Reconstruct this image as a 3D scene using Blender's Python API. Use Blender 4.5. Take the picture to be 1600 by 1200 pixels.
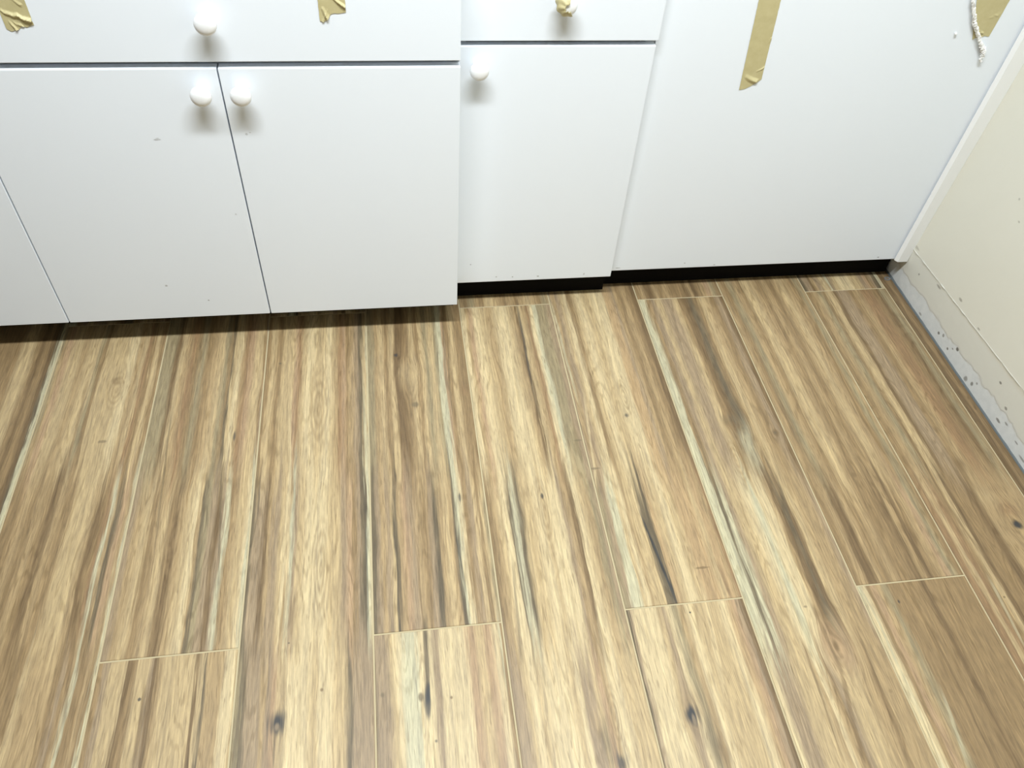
import bpy, bmesh, math, random
from mathutils import Vector, Matrix, noise as mnoise
random.seed(7)
for o in list(bpy.data.objects): bpy.data.objects.remove(o, do_unlink=True)
SC = bpy.context.scene
COL = SC.collection

# ------------------------------------------------------------------ camera
PITCH, YAW, ROLL, CAMH, FPX = 0.83542, 0.20356, 0.09129, 1.18765, 1251.887
def setup_camera():
    cy, sy, cp, sp = math.cos(YAW), math.sin(YAW), math.cos(PITCH), math.sin(PITCH)
    fwd = Vector((sy*cp, cy*cp, -sp)); right = Vector((cy, -sy, 0)); up = right.cross(fwd)
    c, s = math.cos(ROLL), math.sin(ROLL)
    r2 = c*right + s*up; u2 = -s*right + c*up
    cam = bpy.data.cameras.new('camera'); cam.sensor_width = 36; cam.lens = FPX/1600*36
    cam.clip_start = 0.02
    ob = bpy.data.objects.new('camera', cam); COL.objects.link(ob)
    m = Matrix((( r2.x, u2.x, -fwd.x, 0), (r2.y, u2.y, -fwd.y, 0), (r2.z, u2.z, -fwd.z, CAMH), (0, 0, 0, 1)))
    ob.matrix_world = m
    SC.camera = ob
setup_camera()

# ------------------------------------------------------------------ world, light, exposure
SC.view_settings.view_transform = 'Standard'; SC.view_settings.look = 'None'
SC.view_settings.gamma = 1.0; SC.view_settings.use_curve_mapping = False
SC.view_settings.exposure = 0.0
w = bpy.data.worlds.new('world'); SC.world = w; w.use_nodes = True
w.node_tree.nodes['Background'].inputs[0].default_value = (0.9, 0.95, 1, 1)
w.node_tree.nodes['Background'].inputs[1].default_value = 0.05
LAMP = dict(x=0.10, y=0.45, z=2.27, sx=1.30, sy=0.16, watts=54.5, spread=math.radians(150), color=(0.95, 1.0, 1.02))
li = bpy.data.lights.new('ceiling_tube_light', 'AREA'); li.shape = 'RECTANGLE'
li.size, li.size_y, li.energy, li.spread, li.color = LAMP['sx'], LAMP['sy'], LAMP['watts'], LAMP['spread'], LAMP['color']
lo = bpy.data.objects.new('ceiling_tube_light', li); COL.objects.link(lo); lo.location = (LAMP['x'], LAMP['y'], LAMP['z'])

# ------------------------------------------------------------------ measurements (metres)
PW, PL, GR = 0.2, 1.2, 0.0027          # plank width, length, grout
X0 = -0.86708                          # seam number 0
YN, YF = 0.55367, 1.28161              # near and far row of end joints
XW = 1.1652                            # right wall at the floor
YA, YB, YC = 1.2161, 1.2840, 1.2983    # front faces: double cabinet, narrow cabinet, blank panel
ZB, ZT, ZD, ZTOP = 0.0702, 0.5775, 0.5877, 0.745
A0, A1, A2 = -0.6262, -0.2500, 0.1214
RX0, RX1, RY0, RY1, RZ = -2.2, 1.25, -1.8, 1.86, 2.4

# ------------------------------------------------------------------ helpers
def lin(c):
    return tuple(((x/255)/12.92 if x/255 <= .04045 else ((x/255+.055)/1.055)**2.4) for x in c)
def link(name, me, mat=None, parent=None, loc=(0, 0, 0)):
    o = bpy.data.objects.new(name, me); COL.objects.link(o)
    if mat: me.materials.append(mat)
    o.location = loc
    if parent: o.parent = parent
    return o
def mesh_of(bm, name, smooth=False):
    bmesh.ops.recalc_face_normals(bm, faces=bm.faces)
    me = bpy.data.meshes.new(name); bm.to_mesh(me); bm.free()
    if smooth:
        for p in me.polygons: p.use_smooth = True
    return me
def add_box(bm, x0, x1, y0, y1, z0, z1, bev=0.0, seg=2):
    vs = [bm.verts.new((x, y, z)) for x in (x0, x1) for y in (y0, y1) for z in (z0, z1)]
    fs = []
    for f in ((0, 1, 3, 2), (4, 6, 7, 5), (0, 4, 5, 1), (2, 3, 7, 6), (0, 2, 6, 4), (1, 5, 7, 3)):
        fs.append(bm.faces.new([vs[i] for i in f]))
    if bev:
        es = list({e for f in fs for e in f.edges})
        bmesh.ops.bevel(bm, geom=es, offset=bev, segments=seg, profile=.5, affect='EDGES')
def box(name, b, mat, parent=None, bev=0.0, seg=2, loc=None):
    """box given in world metres; the object's origin sits at its base centre"""
    x0, x1, y0, y1, z0, z1 = b
    c = loc or ((x0+x1)/2, (y0+y1)/2, z0)
    bm = bmesh.new(); add_box(bm, x0-c[0], x1-c[0], y0-c[1], y1-c[1], z0-c[2], z1-c[2], bev, seg)
    me = mesh_of(bm, name)
    pl = parent_world(parent)
    return link(name, me, mat, parent, (c[0]-pl[0], c[1]-pl[1], c[2]-pl[2]))
def parent_world(p):
    l = Vector((0, 0, 0))
    while p: l = l + p.location; p = p.parent
    return l
def thing(name, label, cat, loc, group=None):
    o = bpy.data.objects.new(name, None); COL.objects.link(o); o.location = loc; o.empty_display_size = .05
    return tag(o, label, cat, group)
def tag(o, label, cat, group=None, kind=None):
    o['label'] = label; o['category'] = cat
    if group: o['group'] = group
    if kind: o['kind'] = kind
    return o
def struct(o): o['kind'] = 'structure'; return o

# ------------------------------------------------------------------ node helpers
class NT:
    def __init__(s, mat):
        mat.use_nodes = True; s.t = mat.node_tree; s.n = s.t.nodes; s.n.clear()
        s.out = s.n.new('ShaderNodeOutputMaterial'); s.b = s.n.new('ShaderNodeBsdfPrincipled')
        s.t.links.new(s.b.outputs[0], s.out.inputs[0])
    def put(s, sock, v):
        if isinstance(v, bpy.types.NodeSocket): s.t.links.new(v, sock)
        elif v is not None: sock.default_value = v
    def m(s, op, a, b=None, c=None, clamp=False):
        n = s.n.new('ShaderNodeMath'); n.operation = op; n.use_clamp = clamp
        s.put(n.inputs[0], a); s.put(n.inputs[1], b); s.put(n.inputs[2], c); return n.outputs[0]
    def vec(s, x, y, z):
        n = s.n.new('ShaderNodeCombineXYZ'); s.put(n.inputs[0], x); s.put(n.inputs[1], y); s.put(n.inputs[2], z); return n.outputs[0]
    def noise(s, v, scale=1.0, detail=2.0, rough=.5, dist=0.0):
        n = s.n.new('ShaderNodeTexNoise'); s.put(n.inputs['Vector'], v); n.inputs['Scale'].default_value = scale
        n.inputs['Detail'].default_value = detail; n.inputs['Roughness'].default_value = rough; n.inputs['Distortion'].default_value = dist
        return n.outputs[0]
    def mix(s, f, a, b, mode='MIX'):
        n = s.n.new('ShaderNodeMix'); n.data_type = 'RGBA'; n.blend_type = mode
        s.put(n.inputs[0], f); s.put(n.inputs[6], a); s.put(n.inputs[7], b); return n.outputs[2]
    def sstep(s, v, a, b):
        n = s.n.new('ShaderNodeMapRange'); n.interpolation_type = 'SMOOTHSTEP'
        s.put(n.inputs[0], v); s.put(n.inputs[1], a); s.put(n.inputs[2], b); n.inputs[3].default_value = 0; n.inputs[4].default_value = 1
        return n.outputs[0]
    def xyz(s, sock):
        n = s.n.new('ShaderNodeSeparateXYZ'); s.put(n.inputs[0], sock); return n.outputs
    def coords(s, which='Object'):
        if which == 'World': return s.xyz(s.n.new('ShaderNodeNewGeometry').outputs['Position'])
        return s.xyz(s.n.new('ShaderNodeTexCoord').outputs[which])
    def bump(s, h, strength, dist):
        n = s.n.new('ShaderNodeBump'); n.inputs['Strength'].default_value = strength; n.inputs['Distance'].default_value = dist
        s.put(n.inputs['Height'], h); s.t.links.new(n.outputs[0], s.b.inputs['Normal'])
def c4(c): return (c[0], c[1], c[2], 1)
def plain(name, rgb, rough=.5, spec=.5, bump=None):
    mt = bpy.data.materials.new(name); t = NT(mt)
    x, y, z = t.coords('World')
    n = t.noise(t.vec(x, y, z), 9, 3)
    t.put(t.b.inputs['Base Color'], t.mix(t.m('MULTIPLY', n, .12), c4(rgb), c4(tuple(v*.8 for v in rgb))))
    t.b.inputs['Roughness'].default_value = rough; t.b.inputs['Specular IOR Level'].default_value = spec
    if bump: t.bump(t.noise(t.vec(x, y, z), bump[0], 3), bump[1], bump[2])
    return mt

# spot: ellipse with soft ragged border;  streak: line between two points with soft ends
def f_spot(t, x, y, uc, vc, ru, rv, soft=.55, rag=None):
    a = t.m('DIVIDE', t.m('SUBTRACT', x, uc), ru); b = t.m('DIVIDE', t.m('SUBTRACT', y, vc), rv)
    r = t.m('SQRT', t.m('ADD', t.m('MULTIPLY', a, a), t.m('MULTIPLY', b, b)))
    if rag is not None: r = t.m('ADD', r, rag)
    return t.m('SUBTRACT', 1.0, t.sstep(r, 1.0-soft, 1.0+soft*.5))
def f_streak(t, x, y, u0, v0, u1, v1, wd, wob):
    k = (u1-u0)/(v1-v0)
    ctr = t.m('ADD', t.m('MULTIPLY', t.m('SUBTRACT', y, v0), k), u0)
    dd = t.m('ABSOLUTE', t.m('SUBTRACT', t.m('ADD', x, wob), ctr))
    across = t.m('SUBTRACT', 1.0, t.sstep(dd, wd*.28, wd*.75))
    lo, hi = min(v0, v1), max(v0, v1); e = (hi-lo)*.22
    along = t.m('MULTIPLY', t.sstep(y, lo-e, lo+e), t.m('SUBTRACT', 1.0, t.sstep(y, hi-e, hi+e)))
    return t.m('MULTIPLY', across, along)

# ------------------------------------------------------------------ grain of each visible plank (position across x1000 + tone, at a given Y) and its knots and streaks
ROWS={
 0:[(1.095, '604B 661C 729C 786B 815D 861B 918D 947g 964M')],
 1:[(1.083, '0G 33T 73P 136C 177C 235T 321C 373C 397G 437B 466C 553C 612C 699L 757T 804C 833R 874B 915C 962B 997T'), (0.728, '81B 129T 188B 252T 300B 349D 399T 472B 546C 644C 694T 728D 768B 798R 827M 857T 882g 917P 956T 986M'), (0.447, '457B 491C 542T 605T 669T 711B 753V 779B 804T 830M 855B 902B 923T 957B 983M')],
 2:[(1.066, '27G 86G 139D 180C 227T 286R 327B 375G 434B 493T 570C 612G 654B 671g 695C 737L 773T 809R 851P 910C 952C 976B 1000V'), (0.709, '16V 66T 140C 190B 240T 290C 340B 375D 415T 475C 536L 566T 591g 626G 667V 717D 752V 783M 818B 853T 894C 929C 960L 985M'), (0.428, '17B 51V 94C 158C 184C 197D 244B 287C 334C 368V 394D 428T 480C 545C 610C 683C 709D 739C 761g 791T 835T 878T 913L 956L 991C')],
 3:[(1.05, '18B 60C 120B 180C 253C 289P 319R 361C 422L 525C 604L 652C 689T 725R 762P 792B 835T 884V 927g 970C 1000M'), (0.688, '16g 46V 82V 122D 148T 199V 255C 280L 306T 332M 362V 403C 470L 531L 593L 660C 711C 763V 815P 851B 892V 923g 944K 959M 996L'), (0.405, '17G 52g 87V 153V 196T 231V 271P 328C 385L 482L 561C 592L 658L 711C 768C 817g 844V 888V 946V 981V 1000g')],
 4:[(1.033, '31G 80T 135C 184B 246C 289D 338D 388B 443C 493B 536C 586G 648C 697G 722M 753M 784P 816B 865C 922B 972B'), (0.668, '16g 48V 89T 136V 167C 193K 224T 282P 334V 402T 454B 496V 538K 580T 638C 674T 711K 743M 774L 806B 859V 896C 927B 959C 991G'), (0.382, '30V 79V 124C 169L 236M 303M 339L 415L 460V 505L 595L 662L 730P 798C 866P 934L 970B')],
 5:[(1.017, '22L 59T 97P 147L 241C 304T 398L 461L 525C 575T 613D 639C 696T 727R 765L 804M 842G 905G 956V'), (0.648, '17B 60T 97C 139L 166L 192g 230M 272g 320C 373C 443L 496C 539L 576L 630L 668V 711T 754D 791L 845C 888T 926G 980V'), (0.359, '24V 70V 115C 161L 206C 275L 344L 412L 467C 504L 541V 596V 642C 679P 711T 757L 803L 849C 896C 956C')],
 6:[(1.001, '0V 33T 84V 129C 174L 225B 276C 321L 418C 514L 579L 624O 676O 715V 754T 793B 845T 910B 955D'), (0.627, '7G 61V 93M 131M 169C 207L 240T 278C 332C 376g 414K 452O 512C 578L 649C 714O 797O 852C 907O 951T 984R'), (0.336, '0g 11V 48L 104L 160L 220L 258C 300V 346L 393G 454T 501L 571C 665C 736C 806L 863O 901P 938V 971D')],
 7:[(0.984, '0M 53M 105B 164V 229C 295V 360V 426C 472B 525D 590g 656B 723C 789T 855B 921V 968D'), (0.607, '17M 72M 100g 133M 183V 238C 293C 349L 421M 477L 533L 577T 611D 655g 700D 745C 823T 907T 981V'), (0.312, '23L 66V 137V 208C 280C 318C 356T 385L 432T 470B 509V 557C 638C 710T 758T 796B 835T 902T 975T')],
 8:[(0.967, '14T 67B 134G 187T 254B 294C 361C 422T 489B 536T 623B 677T 738C 805T 873B 940G 981T'), (0.587, '26B 76T 133D 172D 217T 274B 359T 416B 472B 529B 586D 626T 671D 729B 786T 843P 900G 957B'), (0.292, '23M 57L 95B 134P 183T 241G 289B 362B 460B 533B 591D 630B 718B')],
 9:[(0.951, '35B 90T 158G 212B 253C 294C 335D 389V 471V 540B 609T 691R 760R 815B 870D 925G 994B'), (0.57, '44R 84C 130R 187B 233C 280D 332B 418B 505D 575T')],
 10:[(0.941, '43D 77B 119D')],
}
FEAT={
 (1, 0):[('s', 0.1206, 1.1223, 0.007, 0.009, 'D', 0.5), ('s', 0.1256, 0.9734, 0.008, 0.003, 'g', 0.6), ('e', 0.1212, 1.1189, 0.018, 0.04, 0.45), ('r', 0.1252, 1.0972, 0.022, 0.06), ('l', 0.1735, 0.8576, 0.1778, 0.6981, 0.003, 'g', 0.6), ('l', 0.0692, 1.1182, 0.0741, 0.9349, 0.004, 'B', 0.5), ('l', 0.0741, 0.9349, 0.0706, 0.7091, 0.005, 'B', 0.5), ('l', 0.0706, 0.7091, 0.0809, 0.5248, 0.004, 'D', 0.5), ('l', 0.1458, 0.6681, 0.166, 0.4701, 0.006, 'D', 0.45)],
 (2, 0):[('s', 0.155, 0.965, 0.0025, 0.01, 'K', 0.7), ('r', 0.0781, 0.7463, 0.02, 0.09), ('l', 0.1251, 1.0975, 0.1559, 0.6797, 0.003, 'g', 0.55), ('l', 0.1962, 0.7345, 0.203, 0.5667, 0.007, 'M', 0.95), ('l', 0.0357, 1.0398, 0.0469, 0.7738, 0.003, 'g', 0.5), ('l', 0.0717, 0.735, 0.0746, 0.541, 0.004, 'D', 0.5)],
 (2, 1):[('s', 0.0655, 0.4919, 0.002, 0.002, 'K', 0.8), ('l', 0.0689, 0.5036, 0.0717, 0.3982, 0.005, 'D', 0.6)],
 (3, 0):[('s', 0.0605, 0.4362, 0.009, 0.015, 'K', 0.95), ('s', 0.0609, 0.4308, 0.004, 0.006, 'V', 0.7), ('s', 0.0277, 1.1443, 0.003, 0.003, 'g', 0.8), ('s', 0.1221, 0.4769, 0.002, 0.0025, 'D', 0.8), ('s', 0.0718, 0.5542, 0.002, 0.002, 'K', 0.6), ('e', 0.1046, 1.0661, 0.018, 0.08, 0.45), ('e', 0.0606, 0.4344, 0.014, 0.03, 0.4), ('r', 0.1057, 1.0171, 0.026, 0.12), ('r', 0.1168, 0.6748, 0.018, 0.12), ('l', 0.0589, 0.4187, 0.0597, 0.376, 0.002, 'g', 0.7), ('l', 0.1902, 0.7784, 0.1919, 0.5566, 0.003, 'K', 0.5), ('l', 0.1915, 1.0424, 0.1974, 0.5879, 0.006, 'M', 0.75), ('l', 0.0521, 1.0216, 0.0657, 0.6019, 0.006, 'L', 0.7), ('l', 0.0066, 0.5461, 0.0049, 0.3825, 0.004, 'g', 0.6)],
 (4, 0):[('s', 0.056, 1.1499, 0.004, 0.005, 'K', 0.8), ('s', 0.083, 1.0944, 0.014, 0.04, 'C', 0.7), ('s', 0.0888, 1.0146, 0.007, 0.006, 'g', 0.7), ('s', 0.1541, 0.7933, 0.002, 0.008, 'K', 0.7), ('s', 0.1859, 1.0431, 0.006, 0.014, 'R', 0.5), ('e', 0.0826, 1.0857, 0.026, 0.07, 0.6), ('r', 0.0817, 1.0686, 0.024, 0.08), ('r', 0.0846, 0.7958, 0.02, 0.12), ('l', 0.0412, 0.8271, 0.0425, 0.5939, 0.0025, 'g', 0.6), ('l', 0.1413, 0.7125, 0.1571, 0.5709, 0.004, 'K', 0.55), ('l', 0.1432, 1.0466, 0.1486, 0.6749, 0.006, 'M', 0.7), ('l', 0.1486, 0.6749, 0.156, 0.5602, 0.006, 'L', 0.8), ('l', 0.1587, 1.2468, 0.1544, 1.0289, 0.004, 'g', 0.5), ('l', 0.163, 1.1326, 0.1576, 0.9638, 0.003, 'g', 0.4), ('l', 0.0733, 0.6946, 0.0753, 0.5529, 0.003, 'D', 0.5)],
 (4, 1):[('s', 0.0748, 0.441, 0.004, 0.016, 'K', 0.7), ('s', 0.0652, 0.4504, 0.004, 0.006, 'g', 0.8), ('s', 0.1099, 0.4444, 0.002, 0.0025, 'D', 0.8), ('s', 0.0831, 0.3856, 0.003, 0.003, 'K', 0.7), ('s', 0.0097, 0.4595, 0.003, 0.004, 'g', 0.7), ('l', 0.0790, 0.5700, 0.0748, 0.430, 0.0075, 'g', 0.95), ('l', 0.077, 0.47, 0.0748, 0.44, 0.0055, 'K', 0.7), ('l', -0.0007, 0.5352, 0.0017, 0.3592, 0.003, 'g', 0.6), ('l', 0.1924, 0.5671, 0.1917, 0.4446, 0.004, 'M', 0.6)],
 (5, 0):[('s', 0.1265, 0.3555, 0.01, 0.034, 'g', 0.55), ('s', 0.1405, 0.3259, 0.008, 0.013, 'K', 0.8), ('s', 0.1158, 0.3856, 0.007, 0.02, 'T', 0.5), ('s', 0.1004, 0.7821, 0.003, 0.006, 'K', 0.8), ('s', 0.1884, 0.9001, 0.008, 0.0022, 'g', 0.6), ('e', 0.1001, 0.7808, 0.01, 0.024, 0.35), ('r', 0.0995, 0.7486, 0.016, 0.09), ('r', 0.1455, 0.3895, 0.014, 0.06), ('l', 0.1261, 1.2755, 0.1227, 1.0491, 0.004, 'K', 0.6), ('l', 0.1227, 1.0491, 0.1237, 0.9575, 0.003, 'g', 0.5), ('l', 0.1026, 0.9836, 0.106, 0.7884, 0.009, 'L', 0.6), ('l', 0.03, 0.6546, 0.0209, 0.4805, 0.004, 'g', 0.5), ('l', 0.1376, 0.6199, 0.1401, 0.4088, 0.005, 'B', 0.5)],
 (6, 0):[('s', 0.0956, 0.9525, 0.005, 0.005, 'K', 0.7), ('s', 0.0091, 0.8326, 0.008, 0.0022, 'g', 0.6), ('s', 0.1481, 0.6138, 0.012, 0.0018, 'D', 0.7), ('e', 0.0952, 0.951, 0.012, 0.026, 0.4), ('r', 0.1029, 1.0001, 0.014, 0.06), ('l', 0.0694, 0.7322, 0.0855, 0.5583, 0.004, 'K', 0.8), ('l', 0.026, 0.6717, 0.0138, 0.5602, 0.008, 'M', 0.9), ('l', 0.178, 0.6193, 0.179, 0.5599, 0.006, 'R', 0.5), ('l', 0.0219, 1.0068, 0.0009, 0.7934, 0.004, 'L', 0.6), ('l', 0.0022, 1.2702, 0.0066, 1.0081, 0.005, 'M', 0.6)],
 (6, 1):[('s', 0.0587, 0.3784, 0.009, 0.012, 'K', 0.95), ('s', 0.0607, 0.3717, 0.003, 0.008, 'V', 0.6), ('s', 0.0622, 0.3902, 0.016, 0.026, 'B', 0.5), ('s', 0.0766, 0.347, 0.01, 0.028, 'g', 0.6), ('s', 0.091, 0.3221, 0.008, 0.018, 'D', 0.6), ('s', 0.1032, 0.5374, 0.002, 0.002, 'K', 0.9), ('e', 0.0597, 0.3783, 0.018, 0.038, 0.5), ('l', 0.1363, 0.5644, 0.1187, 0.4078, 0.008, 'L', 0.5), ('l', 0.2058, 0.4796, 0.1924, 0.3067, 0.006, 'D', 0.55)],
 (7, 0):[('s', 0.1775, 0.8848, 0.008, 0.009, 'D', 0.8), ('s', 0.1775, 0.8848, 0.003, 0.004, 'g', 0.8), ('s', 0.1206, 0.4564, 0.005, 0.0135, 'D', 0.9), ('s', 0.1058, 0.9248, 0.013, 0.014, 'g', 0.7), ('s', 0.1150, 0.8600, 0.015, 0.050, 'M', 0.6), ('r', 0.1191, 0.8678, 0.02, 0.05), ('s', 0.1206, 0.456, 0.019, 0.045, 'P', 0.7), ('s', 0.1764, 0.3787, 0.003, 0.003, 'D', 0.4), ('s', 0.097, 0.527, 0.003, 0.002, 'g', 0.6), ('e', 0.1218, 0.4542, 0.026, 0.05, 0.9), ('e', 0.1031, 0.9169, 0.022, 0.04, 0.55), ('e', 0.1775, 0.8848, 0.016, 0.03, 0.5), ('r', 0.0791, 0.8256, 0.018, 0.06), ('r', 0.1206, 0.4564, 0.026, 0.055), ('l', 0.1276, 0.6544, 0.1261, 0.5216, 0.007, 'D', 0.75), ('l', 0.1091, 0.5348, 0.1129, 0.426, 0.006, 'D', 0.6), ('l', 0.1129, 0.426, 0.0883, 0.2779, 0.006, 'D', 0.6), ('l', 0.1668, 0.4621, 0.154, 0.2702, 0.004, 'D', 0.65), ('l', 0.1435, 0.7829, 0.1285, 0.6415, 0.005, 'g', 0.6), ('l', 0.068, 0.4517, 0.0603, 0.2813, 0.003, 'D', 0.55), ('l', 0.0132, 0.991, 0.0125, 0.7736, 0.005, 'M', 0.75), ('l', 0.0142, 0.7593, 0.0174, 0.5911, 0.006, 'M', 0.6), ('l', 0.0146, 0.8617, 0.0214, 0.6027, 0.0016, 'g', 0.7)],
 (8, 0):[('s', 0.0923, 0.7735, 0.006, 0.006, 'D', 0.5), ('l', 0.1081, 0.7459, 0.1064, 0.6238, 0.003, 'D', 0.5), ('l', 0.104, 0.9328, 0.0899, 0.7767, 0.003, 'D', 0.5)],
 (8, 1):[('s', 0.0588, 0.519, 0.0025, 0.004, 'K', 0.8), ('s', 0.122, 0.3603, 0.003, 0.005, 'D', 0.6), ('l', 0.0888, 0.5877, 0.1031, 0.3947, 0.003, 'D', 0.5), ('l', 0.0882, 0.4931, 0.0868, 0.2545, 0.0035, 'D', 0.6), ('l', 0.0032, 0.5249, 0.0019, 0.366, 0.007, 'L', 0.85), ('l', 0.0019, 0.366, 0.0021, 0.2662, 0.008, 'L', 0.85), ('l', 0.0571, 0.3696, 0.0438, 0.2683, 0.006, 'M', 0.5)],
 (9, 0):[('s', 0.1492, 0.6393, 0.006, 0.007, 'K', 0.95), ('s', 0.1529, 0.6732, 0.012, 0.016, 'R', 0.7), ('s', 0.1254, 0.704, 0.014, 0.02, 'C', 0.6), ('s', 0.1144, 0.7785, 0.008, 0.014, 'D', 0.7), ('s', 0.0454, 0.5076, 0.002, 0.002, 'D', 0.8), ('e', 0.1494, 0.646, 0.024, 0.044, 0.7), ('r', 0.1434, 0.6466, 0.026, 0.05), ('l', 0.0653, 0.4973, 0.0632, 0.4745, 0.003, 'D', 0.5), ('l', 0.0441, 0.921, 0.0405, 0.6909, 0.004, 'D', 0.55), ('l', 0.0405, 0.6909, 0.0563, 0.5218, 0.005, 'D', 0.5), ('l', 0.038, 0.5418, 0.0313, 0.4225, 0.006, 'M', 0.5), ('l', 0.1442, 0.9648, 0.1523, 0.7981, 0.003, 'D', 0.5)],
}

# ------------------------------------------------------------------ wood-look floor planks
PAL = dict(L=(222, 203, 156), C=(206, 182, 134), T=(190, 163, 117), B=(169, 141, 98), D=(142, 116, 80), G=(172, 158, 120),
           g=(130, 117, 91), P=(195, 163, 124), M=(209, 202, 163), R=(172, 138, 98), V=(177, 155, 122), O=(201, 170, 123), K=(66, 72, 74), k=(118, 107, 85))
WK = 0.685
def pal(ch):
    c = lin(PAL[ch]); m = lin(PAL['C'])
    y = .21*c[0] + .72*c[1] + .07*c[2]; ym = .21*m[0] + .72*m[1] + .07*m[2]
    k = .30 if ch not in 'KM' else .12                     # pull the hues together a little
    c = tuple(v*(1-k) + mm/ym*y*k for v, mm in zip(c, m))
    return tuple(WK*q*mm*(v/mm)**1.12 for v, mm, q in zip(c, m, (.985, .972, 1.03)))
MEANC = pal('T')
def wood_material(name, rows, feats, seed, yoff):
    """rows: [(Y of the cross-section, 'u*1000 letter ...')]; feats in plank u and world Y; yoff = Y of the plank's origin"""
    mt = bpy.data.materials.new(name); t = NT(mt)
    x, y0, z = t.coords('Object'); y = t.m('ADD', y0, yoff)
    sd = seed*3.71
    # knots push the grain aside
    xx = x
    for f in feats:
        if f[0] != 'e': continue
        _, uc, vc, ru, rv, st = f
        du = t.m('SUBTRACT', x, uc); a = t.m('DIVIDE', du, ru); b = t.m('DIVIDE', t.m('SUBTRACT', y, vc), rv)
        g = t.m('POWER', 2.718, t.m('MULTIPLY', t.m('ADD', t.m('MULTIPLY', a, a), t.m('MULTIPLY', b, b)), -1.0))
        xx = t.m('SUBTRACT', xx, t.m('MULTIPLY', t.m('MULTIPLY', du, g), st))
    w1 = t.m('SUBTRACT', t.noise(t.vec(t.m('MULTIPLY', x, 9), t.m('MULTIPLY', y, 4.0), sd), 1, 2), .5)
    w2 = t.m('SUBTRACT', t.noise(t.vec(t.m('MULTIPLY', x, 60), t.m('MULTIPLY', y, 14), sd+5), 1, 2), .5)
    wob = t.m('ADD', t.m('MULTIPLY', w1, .010), t.m('MULTIPLY', w2, .004))
    xw = t.m('ADD', xx, wob)
    fac = t.m('DIVIDE', xw, PW, clamp=True)
    mid = t.noise(t.vec(t.m('MULTIPLY', xw, 130), t.m('MULTIPLY', y, 2.6), sd+9), 1, 6, .68)
    fine = t.noise(t.vec(t.m('MULTIPLY', xw, 400), t.m('MULTIPLY', y, 26), sd+2), 1, 4, .68)
    pore = t.noise(t.vec(t.m('MULTIPLY', xw, 520), t.m('MULTIPLY', y, 34), sd+14), 1, 1)
    jit = t.m('SUBTRACT', t.noise(t.vec(t.m('MULTIPLY', xw, 300), t.m('MULTIPLY', y, 9), sd+21), 1, 3, .6), .5)
    fac = t.m('ADD', fac, t.m('MULTIPLY', jit, .085), clamp=True)
    def ramp(s):
        n = t.n.new('ShaderNodeValToRGB'); n.color_ramp.interpolation = 'EASE'
        el = n.color_ramp.elements
        st = [(int(q[:-1])/1000, q[-1].replace('K', 'k')) for q in s.split()][:31]
        el[0].position = st[0][0]; el[0].color = c4(pal(st[0][1]))
        el[1].position = st[-1][0]; el[1].color = c4(pal(st[-1][1]))
        for p, c in st[1:-1]:
            e = el.new(p); e.color = c4(pal(c))
        t.put(n.inputs[0], fac); return n.outputs[0]
    col = ramp(rows[0][1])
    for (ya, _), (yb, sb) in zip(rows, rows[1:]):
        f = t.sstep(t.m('ADD', y, t.m('MULTIPLY', t.m('SUBTRACT', mid, .5), .35)), yb+.30*(ya-yb), ya-.30*(ya-yb))
        col = t.mix(f, ramp(sb), col)
    # cathedral rings
    for f in feats:
        if f[0] != 'r': continue
        _, uc, vc, ru, rv = f
        a = t.m('DIVIDE', t.m('SUBTRACT', t.m('ADD', x, t.m('MULTIPLY', w2, .006)), uc), ru); b = t.m('DIVIDE', t.m('SUBTRACT', y, vc), rv)
        r = t.m('SQRT', t.m('ADD', t.m('MULTIPLY', a, a), t.m('MULTIPLY', b, b)))
        ring = t.m('SINE', t.m('ADD', t.m('MULTIPLY', r, 26), t.m('MULTIPLY', w1, 10)))
        gate = t.m('MULTIPLY', t.m('SUBTRACT', 1.0, t.sstep(r, .45, 1.1)), t.m('MULTIPLY', t.m('ADD', ring, 1.0), .21))
        col = t.mix(gate, col, c4(pal('B')))
    # broad tinted patches
    for f in feats:
        if f[0] == 's' and f[4] >= .014 and f[5] != 'K':
            k = f_spot(t, xx, y, f[1], f[2], f[3]*1.15, f[4]*1.15, .95, t.m('ADD', t.m('MULTIPLY', w2, 1.2), t.m('MULTIPLY', jit, 1.6)))
            col = t.mix(t.m('MULTIPLY', k, f[6]), col, c4(pal(f[5])))
    # streaks, then knots and specks
    swob = t.m('ADD', t.m('ADD', t.m('MULTIPLY', w1, .006), t.m('MULTIPLY', w2, .003)), t.m('MULTIPLY', jit, .006))
    for f in feats:
        if f[0] != 'l': continue
        k = f_streak(t, x, y, f[1], f[2], f[3], f[4], f[5]*(.8 if f[6] == 'M' else 1.0), swob)
        col = t.mix(t.m('MULTIPLY', k, f[7]), col, c4(pal(f[6])))
    # grain
    v = t.m('ADD', t.m('MULTIPLY', t.m('SUBTRACT', mid, .5), 1.0), t.m('MULTIPLY', t.m('SUBTRACT', fine, .5), 1.3))
    v = t.m('ADD', v, 1.0)
    col = t.mix(1.0, col, t.vec(v, v, t.m('ADD', t.m('MULTIPLY', t.m('SUBTRACT', v, 1.0), .9), 1.0)), 'MULTIPLY')
    # thin growth lines: contours of a field stretched along the plank
    fld = t.noise(t.vec(t.m('MULTIPLY', xw, 17), t.m('MULTIPLY', y, 1.9), sd+31), 1, 2, .45)
    ln = t.m('SINE', t.m('ADD', t.m('MULTIPLY', fld, 120), t.m('MULTIPLY', jit, 5)))
    lk = t.m('MULTIPLY', t.sstep(ln, .35, 1.0), t.sstep(mid, .40, .62))
    col = t.mix(t.m('MULTIPLY', lk, .58), col, t.mix(1.0, col, (.58, .55, .50, 1), 'MULTIPLY'))
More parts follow.
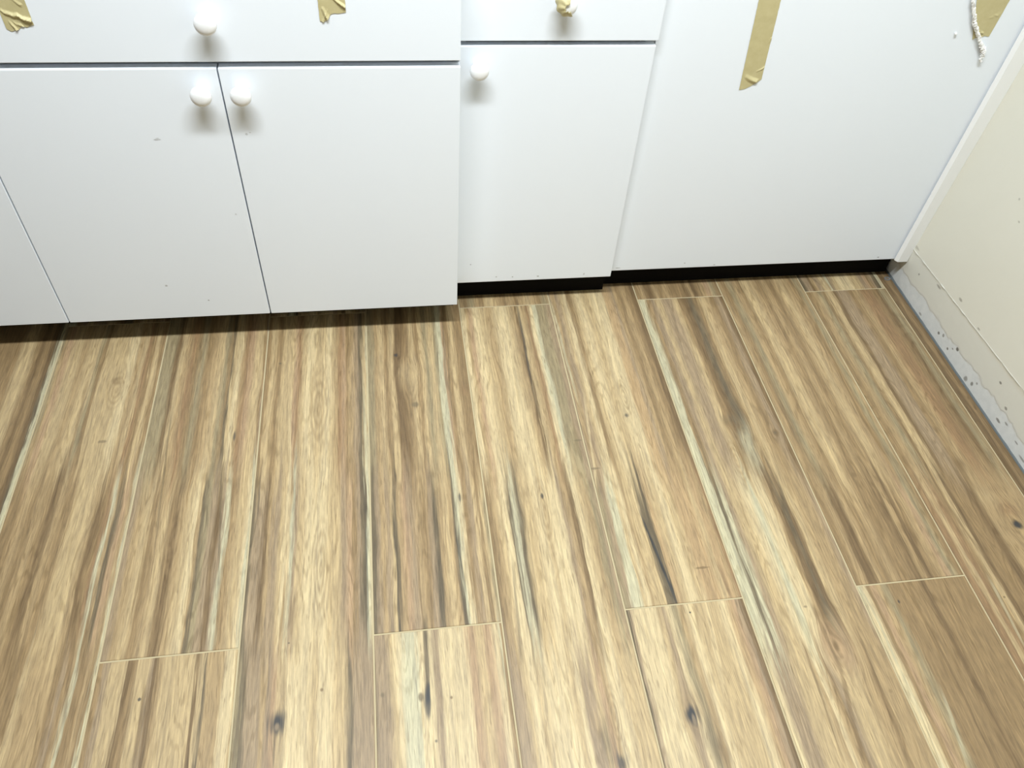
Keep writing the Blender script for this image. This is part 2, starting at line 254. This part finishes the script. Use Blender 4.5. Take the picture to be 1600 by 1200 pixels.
    p = t.sstep(pore, .63, .72)
    col = t.mix(t.m('MULTIPLY', p, .42), col, c4(pal('D')))
    rag = t.m('ADD', t.m('MULTIPLY', w2, 1.4), t.m('MULTIPLY', jit, 1.2))
    for f in feats:
        if f[0] != 's' or (f[4] >= .014 and f[5] != 'K'): continue
        q = 1.35 if f[5] == 'K' and f[3] > .003 else 1.1
        k = f_spot(t, x, y, f[1], f[2], f[3]*q, f[4]*q, .6, rag)
        col = t.mix(t.m('MULTIPLY', k, f[6]), col, c4(pal(f[5])))
    t.put(t.b.inputs['Base Color'], col)
    t.put(t.b.inputs['Roughness'], t.m('ADD', t.m('MULTIPLY', fine, .2), .38))
    t.b.inputs['Specular IOR Level'].default_value = .35
    t.bump(t.m('ADD', fine, mid), .25, .0006)
    return mt

def plank_mesh(wd, ln):
    bm = bmesh.new(); add_box(bm, 0, wd, 0, ln, -.009, 0)
    es = [e for e in bm.edges if all(v.co.z > -.001 for v in e.verts)]
    bmesh.ops.bevel(bm, geom=es, offset=.0007, segments=1, affect='EDGES')
    return mesh_of(bm, 'plank')
grout = plain('grout', tuple(v*.68 for v in lin((216, 200, 162))), .85, .2, (400, .4, .0005))
def build_floor():
    bm = bmesh.new(); add_box(bm, RX0, RX1, RY0, RY1, -.05, -.0012)
    fl = struct(link('floor', mesh_of(bm, 'floor'), grout))
    meshes = {}
    count = 0
    ks = list(range(-7, 11))
    for k in ks:
        xs = X0 + k*PW + GR/2
        xe = X0 + (k+1)*PW - GR/2
        if k == 10: xe = XW - .0030
        if xs < RX0: xs = RX0 + .002
        j = YN if k % 2 == 0 else YF
        n0 = math.floor((RY0 - j)/PL); yj = j + n0*PL
        while yj < 1.5:
            ya, yb = max(yj + GR/2, RY0 + .002), min(yj + PL - GR/2, 1.52)
            yj += PL
            if yb - ya < .05: continue
            key = (round(xe-xs, 4), round(yb-ya, 4))
            if key not in meshes: meshes[key] = plank_mesh(xe-xs, yb-ya)
            # which measured cross-sections belong to this plank
            rows, feats = [], []
            if 0 <= k <= 10:
                rows = [r for r in ROWS[k] if ya < r[0] < yb]
                for (kk, pc), fs in FEAT.items():
                    if kk != k: continue
                    feats += [f for f in fs if ya - .02 < f[2] < yb + .02]
            if not rows:
                kk = random.choice([2, 3, 5, 6, 7, 8]); rr = random.choice(ROWS[kk])
                rows = [((ya+yb)/2, rr[1])]
            count += 1
            mt = wood_material('wood_plank_%d' % count, rows, feats, count + k*.3, ya)
            me = meshes[key]
            o = bpy.data.objects.new('plank', me); COL.objects.link(o); o.parent = fl; o.location = (xs, ya, 0)
            if not me.materials: me.materials.append(mt)
            o.material_slots[0].link = 'OBJECT'; o.material_slots[0].material = mt
    return fl
FLOOR = build_floor()

# ------------------------------------------------------------------ room shell
WCREAM = lin((226, 222, 202))
def wall_material():
    mt = bpy.data.materials.new('cream_wall_paint'); t = NT(mt)
    x, y, z = t.coords('World')
    v = t.vec(x, y, z)
    n = t.noise(v, 7, 3); n2 = t.noise(v, 60, 4, .6); n3 = t.noise(v, 18, 3)
    col = t.mix(t.m('MULTIPLY', n, .35), c4(tuple(q*.97 for q in lin((230, 228, 215)))), c4(tuple(q*.97 for q in lin((220, 218, 201)))))
    low = t.m('SUBTRACT', 1.0, t.sstep(z, .100, .114))
    col = t.mix(low, col, c4(tuple(q*1.0 for q in lin((229, 229, 219)))))
    # bare plaster band left where a skirting was pulled off
    edge = t.m('ADD', t.m('MULTIPLY', t.m('SUBTRACT', n3, .5), .035), t.m('MULTIPLY', t.m('SUBTRACT', n2, .5), .012))
    band = t.m('SUBTRACT', 1.0, t.sstep(t.m('ADD', z, edge), .042, .046))
    pl = t.mix(n2, c4(tuple(q*1.0 for q in lin((243, 246, 245)))), c4(tuple(q*1.0 for q in lin((214, 219, 220)))))
    col = t.mix(band, col, pl)
    rim = t.m('MULTIPLY', t.sstep(t.m('ADD', z, edge), .039, .044), t.m('SUBTRACT', 1.0, t.sstep(t.m('ADD', z, edge), .046, .050)))
    col = t.mix(t.m('MULTIPLY', rim, .6), col, c4(tuple(q*.85 for q in lin((238, 238, 232)))))
    # chips and dirt
    rag = t.m('MULTIPLY', t.m('SUBTRACT', n2, .5), 1.5)
    for yy, zz, ry, rz, a in CHIPS:
        col = t.mix(t.m('MULTIPLY', f_spot(t, y, z, yy, zz, ry, rz, .5, rag), a), col, c4(lin((92, 84, 74))))
    t.put(t.b.inputs['Base Color'], col); t.b.inputs['Roughness'].default_value = .5
    t.b.inputs['Specular IOR Level'].default_value = .35
    t.bump(t.m('ADD', t.m('MULTIPLY', band, -.5), t.m('MULTIPLY', n2, .5)), .5, .0015)
    return mt
CHIPS = [(1.105, .023, .004, .004, .8), (1.09, .030, .003, .004, .6), (1.038, .040, .004, .004, .85), (1.05, .030, .003, .002, .7), (1.062, .018, .003, .003, .8),
         (1.24, .075, .003, .003, .6), (1.17, .100, .008, .003, .5), (1.285, .115, .012, .003, .3), (.905, .082, .004, .003, .7), (.862, .055, .004, .003, .6),
         (.86, .020, .007, .003, .7), (.84, .033, .006, .003, .6), (.80, .026, .006, .002, .6), (.96, .018, .004, .005, .7), (.95, .030, .003, .003, .6),
         (1.10, .125, .006, .003, .5), (1.02, .118, .006, .002, .5), (1.12, .36, .003, .003, .35), (1.09, .33, .003, .002, .35), (.98, .012, .006, .006, .6),
         (1.18, .010, .006, .003, .5), (.77, .014, .01, .003, .6)]
PAINT = wall_material()
room_white = plain('room_wall_paint', (.40, .41, .41), .6, .3)
def zk(y): return .1052 + (1.3012 - max(y, .6))*.0255      # height of the step in the right wall
def xw_at(y, z):
    k = zk(y)
    return XW - .0055*(z/k) if z < k else 1.1597 + .0408*(z - k)
def build_room():
    bm = bmesh.new(); ys = [RY0, 0, .6, .8, 1.0, 1.2, RY1]; rows = []
    for y in ys:
        k = zk(y)
        pts = [(XW, -.02), (XW, 0), (1.1597, k), (1.1597, k+.0005), (1.1597+.0408*(1.0-k), 1.0), (1.1597+.0408*(RZ-k), RZ), (RX1+.15, RZ), (RX1+.15, -.02)]
        rows.append([bm.verts.new((px, y, pz)) for px, pz in pts])
    for a, b in zip(rows, rows[1:]):
        for i in range(len(a)): bm.faces.new((a[i], a[(i+1) % len(a)], b[(i+1) % len(a)], b[i]))
    bm.faces.new(rows[0]); bm.faces.new(rows[-1])
    wr = struct(link('wall_right', mesh_of(bm, 'wall_right'), PAINT))
    # thin painted ridge along the step
    bm = bmesh.new(); prev = None
    N = 150
    for i in range(N+1):
        y = .30 + (1.290-.30)*i/N; k = zk(y)
        a = .0012 + .0018*mnoise.noise((y*60, 3, 1)) + .0006*mnoise.noise((y*210, 7, 1)); a = max(a, .0003)
        h = .0017 + .0008*mnoise.noise((y*90, 9, 4)); kk = k + .0006*mnoise.noise((y*35, 1, 8))
        ring = [bm.verts.new((xw_at(y, k)+.001, y, kk-h)), bm.verts.new((1.1597-a, y, kk)), bm.verts.new((1.1605, y, kk+h))]
        if prev:
            for j in range(2): bm.faces.new((prev[j], prev[j+1], ring[j+1], ring[j]))
        prev = ring
    link('paint_ridge', mesh_of(bm, 'paint_ridge', True), plain('ridge_paint', tuple(q*.86 for q in lin((240, 238, 226))), .45), wr)
    # grey sealant bead between floor and wall
    bm = bmesh.new(); prev = None
    for i in range(161):
        y = .0 + 1.50*i/160
        a = .0012*mnoise.noise((y*40, 2, 2)) + .0008*mnoise.noise((y*130, 5, 2))
        ring = [bm.verts.new((XW-.0040-a, y, -.001)), bm.verts.new((XW-.0028-a, y, .0012)), bm.verts.new((XW-.0012, y, .0026+a)), bm.verts.new((XW+.001, y, .0030+a))]
        if prev:
            for j in range(3): bm.faces.new((prev[j], prev[j+1], ring[j+1], ring[j]))
        prev = ring
    struct(link('trim_1', mesh_of(bm, 'trim_1', True), plain('grey_sealant', tuple(q*.55 for q in lin((120, 128, 130))), .6)))
    # vertical corner strip between the blank panel and the wall
    bm = bmesh.new(); rows = []
    for i in range(9):
        z = .0705 + (.80-.0705)*i/8; xl = 1.1312 + .0224*(z-.073); xr = xw_at(YC, z) + .0006
        if i == 0: xr -= .002
        yf = YC - .0085
        pts = [(xl, YC-.0002), (xl, yf+.007), (xl+.0050, yf), (xr-.001, yf), (xr, yf+.001), (xr, YC-.0002)]
        rows.append([bm.verts.new((px, py, z)) for px, py in pts])
    for a, b in zip(rows, rows[1:]):
        for i in range(6): bm.faces.new((a[i], a[(i+1) % 6], b[(i+1) % 6], b[i]))
    bm.faces.new(rows[0]); bm.faces.new(rows[-1])
    struct(link('trim_2', mesh_of(bm, 'trim_2'), TRIMW))
    struct(box('wall_back', (RX0, RX1, RY1, RY1+.1, 0, RZ), room_white))
    struct(box('wall_left', (RX0-.1, RX0, RY0, RY1, 0, RZ), room_white))
    struct(box('wall_front', (RX0, RX1, RY0-.1, RY0, 0, RZ), room_white))
    struct(box('ceiling', (RX0-.1, RX1+.15, RY0-.1, RY1+.1, RZ, RZ+.08), room_white))

# ------------------------------------------------------------------ cabinet finishes
def cabinet_material(name, base, marks):
    mt = bpy.data.materials.new(name); t = NT(mt)
    x, y, z = t.coords('World')
    n = t.noise(t.vec(x, y, z), 5, 3); n2 = t.noise(t.vec(x, y, z), 130, 3)
    col = t.mix(t.m('MULTIPLY', n, .3), c4(base), c4(tuple(q*.94 for q in base)))
    rag = t.m('MULTIPLY', t.m('SUBTRACT', n2, .5), 1.6)
    for mx, mz, ru, rv, a in marks:
        col = t.mix(t.m('MULTIPLY', f_spot(t, x, z, mx, mz, ru, rv, .5, rag), a), col, c4(lin((110, 104, 96))))
    t.put(t.b.inputs['Base Color'], col)
    t.b.inputs['Roughness'].default_value = .36; t.b.inputs['Specular IOR Level'].default_value = .45
    t.bump(n2, .06, .0004)
    return mt
MARKS = [(-.366, .459, .006, .0015, .5), (-.3655, .4615, .003, .001, .4), (-.226, .466, .002, .002, .35), (-.22, .469, .002, .001, .35), (-.428, .153, .0022, .0018, .55),
         (-.360, .112, .0015, .0015, .6), (-.272, .31, .002, .002, .3), (.155, .118, .0016, .0016, .6), (.30, .079, .0028, .0016, .7), (.40, .080, .002, .003, .4), (.245, .080, .0015, .0012, .6),
         (.63, .083, .002, .002, .4), (.70, .075, .003, .0015, .5), (1.09, .077, .003, .0018, .6), (-.215, .545, .01, .002, .15), (.21, .082, .002, .0015, .5), (.48, .077, .006, .0012, .5)]
CABW = cabinet_material('white_melamine', (.835, .885, .945), MARKS)
KNOBW = plain('white_knob_enamel', (.88, .89, .90), .22, .5)
CARC = plain('carcass_board', (.40, .43, .48), .6, .3)  # white boards greyed: shade in the gap and underneath put into the colour
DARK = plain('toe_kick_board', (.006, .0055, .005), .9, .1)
SHADE = plain('gap_shade_rail', (.07, .09, .105), .7, .3)  # shade of the open drawer gap put into the rail colour
TRIMW = plain('white_trim_paint', (.88, .89, .88), .35, .45)
build_room()

# ------------------------------------------------------------------ cabinets
def lathe(profile, seg=40):
    """profile (radius, distance) -> mesh turned about -Y"""
    bm = bmesh.new(); rings = []
    for r, h in profile:
        if r < 1e-6: rings.append([bm.verts.new((0, -h, 0))]); continue
        rings.append([bm.verts.new((r*math.cos(2*math.pi*i/seg), -h, r*math.sin(2*math.pi*i/seg))) for i in range(seg)])
    for a, b in zip(rings, rings[1:]):
        for i in range(seg):
            j = (i+1) % seg
            if len(b) == 1: bm.faces.new((a[i], a[j], b[0]))
            else: bm.faces.new((a[i], a[j], b[j], b[i]))
    return mesh_of(bm, 'knob', True)
KP = [(.0098, 0), (.0098, .0015), (.0088, .004), (.0076, .008), (.0075, .011), (.0090, .0135), (.0125, .0155), (.0150, .0178), (.0160, .0205), (.0159, .0230),
      (.0150, .0256), (.0128, .0280), (.0095, .0297), (.005, .0307), (0, .031)]
KNOB_ME = lathe(KP)
KNOB_ME.materials.append(KNOBW)
def knob(parent, x, yface, z):
    o = bpy.data.objects.new('knob', KNOB_ME); COL.objects.link(o); o.parent = parent
    pl = parent_world(parent); o.location = (x-pl[0], yface-pl[1], z-pl[2]); return o
TH = .018
def carcass(parent, x0, x1, yf, rail, railmat, rail_back=0.0):
    """side, bottom, top and back boards, plus the rail behind the drawer gap"""
    t = .016; yb = 1.80; zb = ZB + .004; zt = .80; bm = bmesh.new()
    add_box(bm, x0, x0+t, yf, yb, zb, zt); add_box(bm, x1-t, x1, yf, yb, zb, zt)
    add_box(bm, x0+t, x1-t, yf, yb, zb, zb+t); add_box(bm, x0+t, x1-t, yf, yb, zt-t, zt); add_box(bm, x0+t, x1-t, yb-t, yb, zb+t, zt-t)
    pl = parent_world(parent); bmesh.ops.translate(bm, verts=bm.verts, vec=-pl)
    link('carcass', mesh_of(bm, 'carcass'), CARC, parent)
    box('rail', (x0+t, x1-t, yf+rail_back, yf+rail_back+.018, ZT-.05, ZD+.05), railmat, parent)
def door(parent, x0, x1, yf, z0, z1, name='door', mat=None):
    return box(name, (x0, x1, yf, yf+TH, z0, z1), mat or CABW, parent, .0011, 2)
def cab_double():
    c = thing('base_cabinet', 'white double-door cabinet with wide drawer front, three round white knobs', 'cabinet', ((A0+A2)/2, 1.5, 0))
    carcass(c, A0+.0005, A2-.0005, YA+TH+.001, True, CARC)
    g = .0011
    d1 = door(c, A0+g, A1-g, YA, ZB, ZT); knob(d1, -.2778, YA, .5440)
    d2 = door(c, A1+g, A2, YA, ZB, ZT); knob(d2, -.2190, YA, .5435)
    f = door(c, A0+g, A2, YA, ZD, ZTOP, 'drawer_front'); knob(f, -.2480, YA, .6540)
    box('side_panel', (A2-.0004, A2+.0006, YA+TH+.0012, 1.78, ZB+.004, .80), CABW, c)
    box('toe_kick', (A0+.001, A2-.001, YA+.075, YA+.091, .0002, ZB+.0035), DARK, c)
def cab_left():
    x0 = A0 - .40
    c = thing('base_cabinet', 'white cabinet door cut off by the left edge of the photo', 'cabinet', ((x0+A0)/2, 1.5, 0))
    carcass(c, x0, A0-.0005, YA+TH+.001, True, CARC)
    d1 = door(c, x0+.001, A0-.0011, YA, ZB, ZT); knob(d1, x0+.03, YA, .5395)
    f = door(c, x0+.001, A0-.0011, YA, ZD, ZTOP, 'drawer_front'); knob(f, (x0+A0)/2, YA, .6490)
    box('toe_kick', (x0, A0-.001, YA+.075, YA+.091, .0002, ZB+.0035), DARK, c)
def cab_mid():
    x0, x1 = A2 + .0035, .4602
    c = thing('base_cabinet', 'narrow recessed white cabinet with one door and a taped drawer knob', 'cabinet', ((x0+x1)/2, 1.5, 0))
    carcass(c, x0-.0025, x1+.0020, YB+TH+.001, True, SHADE, .03)
    d1 = door(c, x0, x1, YB, ZB-.001, ZT+.001); knob(d1, .1578, YB, .5468)
    f = door(c, x0, x1+.0025, YB, ZD-.0005, ZTOP, 'drawer_front'); knob(f, .2945, YB, .6545)
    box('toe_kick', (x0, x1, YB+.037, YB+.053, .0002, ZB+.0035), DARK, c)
def cab_right():
    x0, x1 = .4640, 1.150
    c = thing('corner_cabinet', 'blank white cabinet panel without knobs, running into the cream wall', 'cabinet', ((x0+x1)/2, 1.55, 0))
    box('front_panel', (x0, x1, YC+.0036, YC+.0036+TH, ZB-.0005, .80), CABW, c, .0011, 2)
    t = .016; bm = bmesh.new(); yf = YC+.0036+TH+.0005; zb = ZB+.004
    add_box(bm, x0+.0, x0+t, yf, 1.80, zb, .80); add_box(bm, x1-.016, x1, yf, 1.80, zb, .80)
    add_box(bm, x0+t, x1-.016, yf, 1.80, zb, zb+t); add_box(bm, x0+t, x1-.016, yf, 1.80, .80-t, .80); add_box(bm, x0+t, x1-.016, 1.784, 1.80, zb+t, .80-t)
    pl = parent_world(c); bmesh.ops.translate(bm, verts=bm.verts, vec=-pl)
    link('carcass', mesh_of(bm, 'carcass'), CARC, c)
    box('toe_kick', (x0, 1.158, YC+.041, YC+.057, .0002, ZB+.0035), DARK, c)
cab_double(); cab_left(); cab_mid(); cab_right()

# ------------------------------------------------------------------ masking tape and debris
def tape_material():
    mt = bpy.data.materials.new('masking_tape'); t = NT(mt)
    x, y, z = t.coords('World'); v = t.vec(x, y, z)
    n = t.noise(v, 90, 4, .6); n2 = t.noise(v, 600, 2)
    col = t.mix(n, c4(tuple(q*.80 for q in lin((220, 209, 162)))), c4(tuple(q*.80 for q in lin((202, 190, 138)))))
    t.put(t.b.inputs['Base Color'], col); t.b.inputs['Roughness'].default_value = .55
    t.bump(t.m('ADD', n, t.m('MULTIPLY', n2, .4)), .35, .0006)
    return mt
TAPE = tape_material()
def tape(label, yface, top, bot, ends, ridges, seed, nu=26, nv=46):
    """top=(xl,xr,z), bot=(xl,xr,z): a strip on the plane y=yface; ends: lower edge height offsets across; ridges: (u0,v0,u1,v1,height,width) in strip units"""
    bm = bmesh.new(); grid = []
    def lerp(a, b, f): return a + (b-a)*f
    for i in range(nu+1):
        u = i/nu; row = []
        q = u*(len(ends)-1); j = min(int(q), len(ends)-2); eo = lerp(ends[j], ends[j+1], q-j)
        for k in range(nv+1):
            vv = k/nv
            xl, xr = lerp(top[0], bot[0], vv), lerp(top[1], bot[1], vv)
            x = lerp(xl, xr, u); z = lerp(top[2], bot[2] + eo, vv)
            h = .0003 + .00025*(1+mnoise.noise((x*70, z*70, seed)))
            if u in (0, 1): x += .0004*mnoise.noise((z*150, seed, u))
            for (u0, v0, u1, v1, hh, ww) in ridges:
                w_ = xr-xl; L = top[2]-bot[2]
                px, py, ax, ay, bx, by = u*w_, vv*L, u0*w_, v0*L, u1*w_, v1*L
                dx, dy = bx-ax, by-ay; tt = max(0, min(1, ((px-ax)*dx+(py-ay)*dy)/(dx*dx+dy*dy)))
                ds = math.hypot(px-ax-tt*dx, py-ay-tt*dy)
                h += hh*(.35+.65*tt)*max(0, 1-ds/ww)
            row.append(bm.verts.new((x, -h, z)))
        grid.append(row)
    for a, b in zip(grid, grid[1:]):
        for k in range(nv): bm.faces.new((a[k], b[k], b[k+1], a[k+1]))
    zc = bot[2]; xc = (bot[0]+bot[1])/2
    bmesh.ops.translate(bm, verts=bm.verts, vec=(-xc, 0, -zc))
    me = mesh_of(bm, 'masking_tape')
    o = link('masking_tape', me, TAPE, None, (xc, yface-.0002, zc))
    s = o.modifiers.new('thickness', 'SOLIDIFY'); s.thickness = .00025; s.offset = 0
    return tag(o, label, 'tape', 'pieces of masking tape on the cabinets')
tape('crumpled beige tape piece on the wide drawer front, nearest the left edge', YA, (-.5245, -.4860, .742), (-.5240, -.4857, .6365),
     [.002, -.002, 0, .001, .006, .004, .006, .0075], [(.1, .74, .95, .93, .0050, .0035), (.2, .88, .35, 1.0, .003, .002), (.35, .9, .6, 1.0, .002, .002), (.6, .62, .8, .7, .0015, .003)], 1.0)
tape('short beige tape piece with a torn end, right of the wide drawer knob', YA, (-.0880, -.0485, .742), (-.0880, -.0490, .6500),
     [0, -.001, .002, .010, .0115, .011, .012, .013], [(.55, .72, .98, .90, .004, .0030), (.15, .80, .30, 1.0, .0035, .003), (.30, .86, .12, 1.0, .002, .002)], 2.0)
tape('long straight beige tape strip on the blank panel', YC+.0036, (.6225, .6620, .742), (.6395, .6765, .4900),
     [-.002, -.001, 0, .003, .006, .010, .013, .018], [(.25, .91, .75, .985, .0045, .0045), (.7, .9, .95, .9, .0018, .003), (.95, .70, 1.0, .68, .0015, .003)], 3.0, 26, 90)
tape('beige tape piece beside the corner strip, half under a white shred', YC+.0036, (.9900, 1.0980, .742), (1.0570, 1.0870, .5830),
     [-.003, 0, .002, .003, .002, .004, .003, .003], [(.1, .93, .5, .96, .002, .003), (.5, .80, .9, .75, .001, .003)], 4.0)
def knob_tape():
    """a scrap of tape folded round the left of the narrow cabinet's drawer knob"""
    bm = bmesh.new(); grid = []
    n, mrow = 30, 16
    for i in range(n+1):
        a = math.radians(82 + (300-82)*i/n)       # angle round the knob axis
        row = []
        for k in range(mrow+1):
            s = k/mrow
            # follow the knob's head profile from the neck to past the front
            h = .0135 + s*.0200
            r = .0176 if s < .45 else .0176 - .012*((s-.45)/.55)**1.6
            r += .0010*math.sin(a*7+s*5) + .0014*mnoise.noise((a*2.2, s*3, 4))
            if s > .8: r += .003*(s-.8)*math.sin(a*5)
            row.append(bm.verts.new((r*math.cos(a), -h, r*math.sin(a))))
        grid.append(row)
    for a, b in zip(grid, grid[1:]):
        for k in range(mrow): bm.faces.new((a[k], b[k], b[k+1], a[k+1]))
    o = link('masking_tape', mesh_of(bm, 'masking_tape', True), TAPE, None, (.2945, YB, .6545))
    s = o.modifiers.new('thickness', 'SOLIDIFY'); s.thickness = .0003; s.offset = 1
    tag(o, 'scrap of beige tape wrapped round the drawer knob of the narrow cabinet', 'tape', 'pieces of masking tape on the cabinets')
knob_tape()
CHALK = plain('dried_caulk', (.86, .86, .84), .7, .3, (500, .5, .0008))
def shred():
    """ragged rope of dried white caulk hanging over the tape"""
    pts = [(1.0020, .690), (1.0180, .6505), (1.0320, .628), (1.0420, .612), (1.0560, .596), (1.0690, .580), (1.0790, .570), (1.0880, .560), (1.0905, .551), (1.0880, .547), (1.0935, .540)]
    rad = [.0020, .0024, .0032, .0034, .0028, .0026, .0036, .0040, .0026, .0016, .0022]
    dense = []
    for i in range(len(pts)-1):
        for j in range(8):
            f = j/8; dense.append((pts[i][0]+(pts[i+1][0]-pts[i][0])*f, pts[i][1]+(pts[i+1][1]-pts[i][1])*f, rad[i]+(rad[i+1]-rad[i])*f))
    dense.append((pts[-1][0], pts[-1][1], .0008))
    bm = bmesh.new(); prev = None; S = 10
    for i, (x, z, r) in enumerate(dense):
        jx = .0012*mnoise.noise((i*.35, 1, 1)); jz = .0012*mnoise.noise((i*.35, 4, 2)); out = .0055 + .0015*mnoise.noise((i*.2, 8, 3))
        q = (pts[min(i//8+1, len(pts)-1)][0]-pts[min(i//8, len(pts)-2)][0], pts[min(i//8+1, len(pts)-1)][1]-pts[min(i//8, len(pts)-2)][1])
        L = math.hypot(*q) or 1; nx, nz = -q[1]/L, q[0]/L
        ring = []
        for k in range(S):
            a = 2*math.pi*k/S; rr = r*1.1*(1 + .9*mnoise.noise((i*.8, k*1.3, 6)))
            ring.append(bm.verts.new((x+jx+nx*rr*math.cos(a), -out-rr*.8*math.sin(a), z+jz+nz*rr*math.cos(a))))
        if prev:
            for k in range(S): bm.faces.new((prev[k], prev[(k+1) % S], ring[(k+1) % S], ring[k]))
        else: bm.faces.new(ring)
        prev = ring
    bm.faces.new(prev)
    c = (1.09, .54); bmesh.ops.translate(bm, verts=bm.verts, vec=(-c[0], 0, -c[1]))
    o = link('caulk_shred', mesh_of(bm, 'caulk_shred', False), CHALK, None, (c[0], YC+.0036, c[1]))
    tag(o, 'ragged shred of dried white caulk hanging on the blank panel by the wall', 'caulk')
shred()
def crumb(name, label, cat, loc, r, mat, seed):
    bm = bmesh.new(); bmesh.ops.create_icosphere(bm, subdivisions=2, radius=r)
    for v in bm.verts:
        f = 1 + .45*mnoise.noise(v.co*(1.4/r) + Vector((seed, 0, 0))); v.co *= f
    zmin = min(v.co.z for v in bm.verts); ymax = max(v.co.y for v in bm.verts)
    return bm, zmin, ymax
def small_bits():
    bm, zm, ym = crumb('', '', '', None, .0024, None, 3)
    for v in bm.verts: v.co.y -= ym
    o = link('caulk_crumb', mesh_of(bm, 'caulk_crumb', True), CHALK, None, (1.0175, YC+.0036, .5915))
    tag(o, 'tiny white crumb of dried caulk stuck on the blank panel', 'crumb')
    # small metal washer lying in the corner on the floor
    bm = bmesh.new(); S = 24; R, r, h = .0075, .0042, .0022; rings = []
    for rr, z in ((R, 0), (R, h), (r, h), (r, 0)):
        rings.append([bm.verts.new((rr*math.cos(2*math.pi*i/S), rr*.8*math.sin(2*math.pi*i/S), z)) for i in range(S)])
    for a in range(4):
        A_, B_ = rings[a], rings[(a+1) % 4]
        for i in range(S): bm.faces.new((A_[i], A_[(i+1) % S], B_[(i+1) % S], B_[i]))
    mt = plain('dull_metal', (.42, .44, .46), .35, .5); mt.node_tree.nodes['Principled BSDF'].inputs['Metallic'].default_value = .7
    o = link('washer', mesh_of(bm, 'washer'), mt, None, (1.1515, 1.3120, 0.0002))
    tag(o, 'small grey metal ring on the floor in the corner under the blank panel', 'washer')
small_bits()

# ------------------------------------------------------------------ ceiling fixture that carries the light
def fixture():
    x, y, z = LAMP['x'], LAMP['y'], LAMP['z']
    t = thing('ceiling_light', 'long white tube light fixture on the ceiling above the cabinets', 'lamp', (x, y, z))
    bm = bmesh.new(); hw, hd = LAMP['sx']/2+.02, LAMP['sy']/2+.015
    add_box(bm, -hw, hw, -hd, hd, .02, RZ-z-.001, .004)
    add_box(bm, -hw, -hw+.012, -hd, hd, .0, .02); add_box(bm, hw-.012, hw, -hd, hd, .0, .02)
    add_box(bm, -hw+.012, hw-.012, -hd, -hd+.01, .0, .02); add_box(bm, -hw+.012, hw-.012, hd-.01, hd, .0, .02)
    link('housing', mesh_of(bm, 'housing'), plain('fixture_enamel', (.8, .8, .8), .4), t)
    mt = bpy.data.materials.new('lit_tube'); q = NT(mt); q.b.inputs['Emission Color'].default_value = (*LAMP['color'], 1); q.b.inputs['Emission Strength'].default_value = 4
    for dy in (-.035, .035):
        bm = bmesh.new(); bmesh.ops.create_cone(bm, cap_ends=True, segments=16, radius1=.008, radius2=.008, depth=LAMP['sx']-.04, matrix=Matrix.Rotation(math.pi/2, 4, 'Y'))
        link('tube', mesh_of(bm, 'tube', True), mt, t, (0, dy, .0105))
fixture()
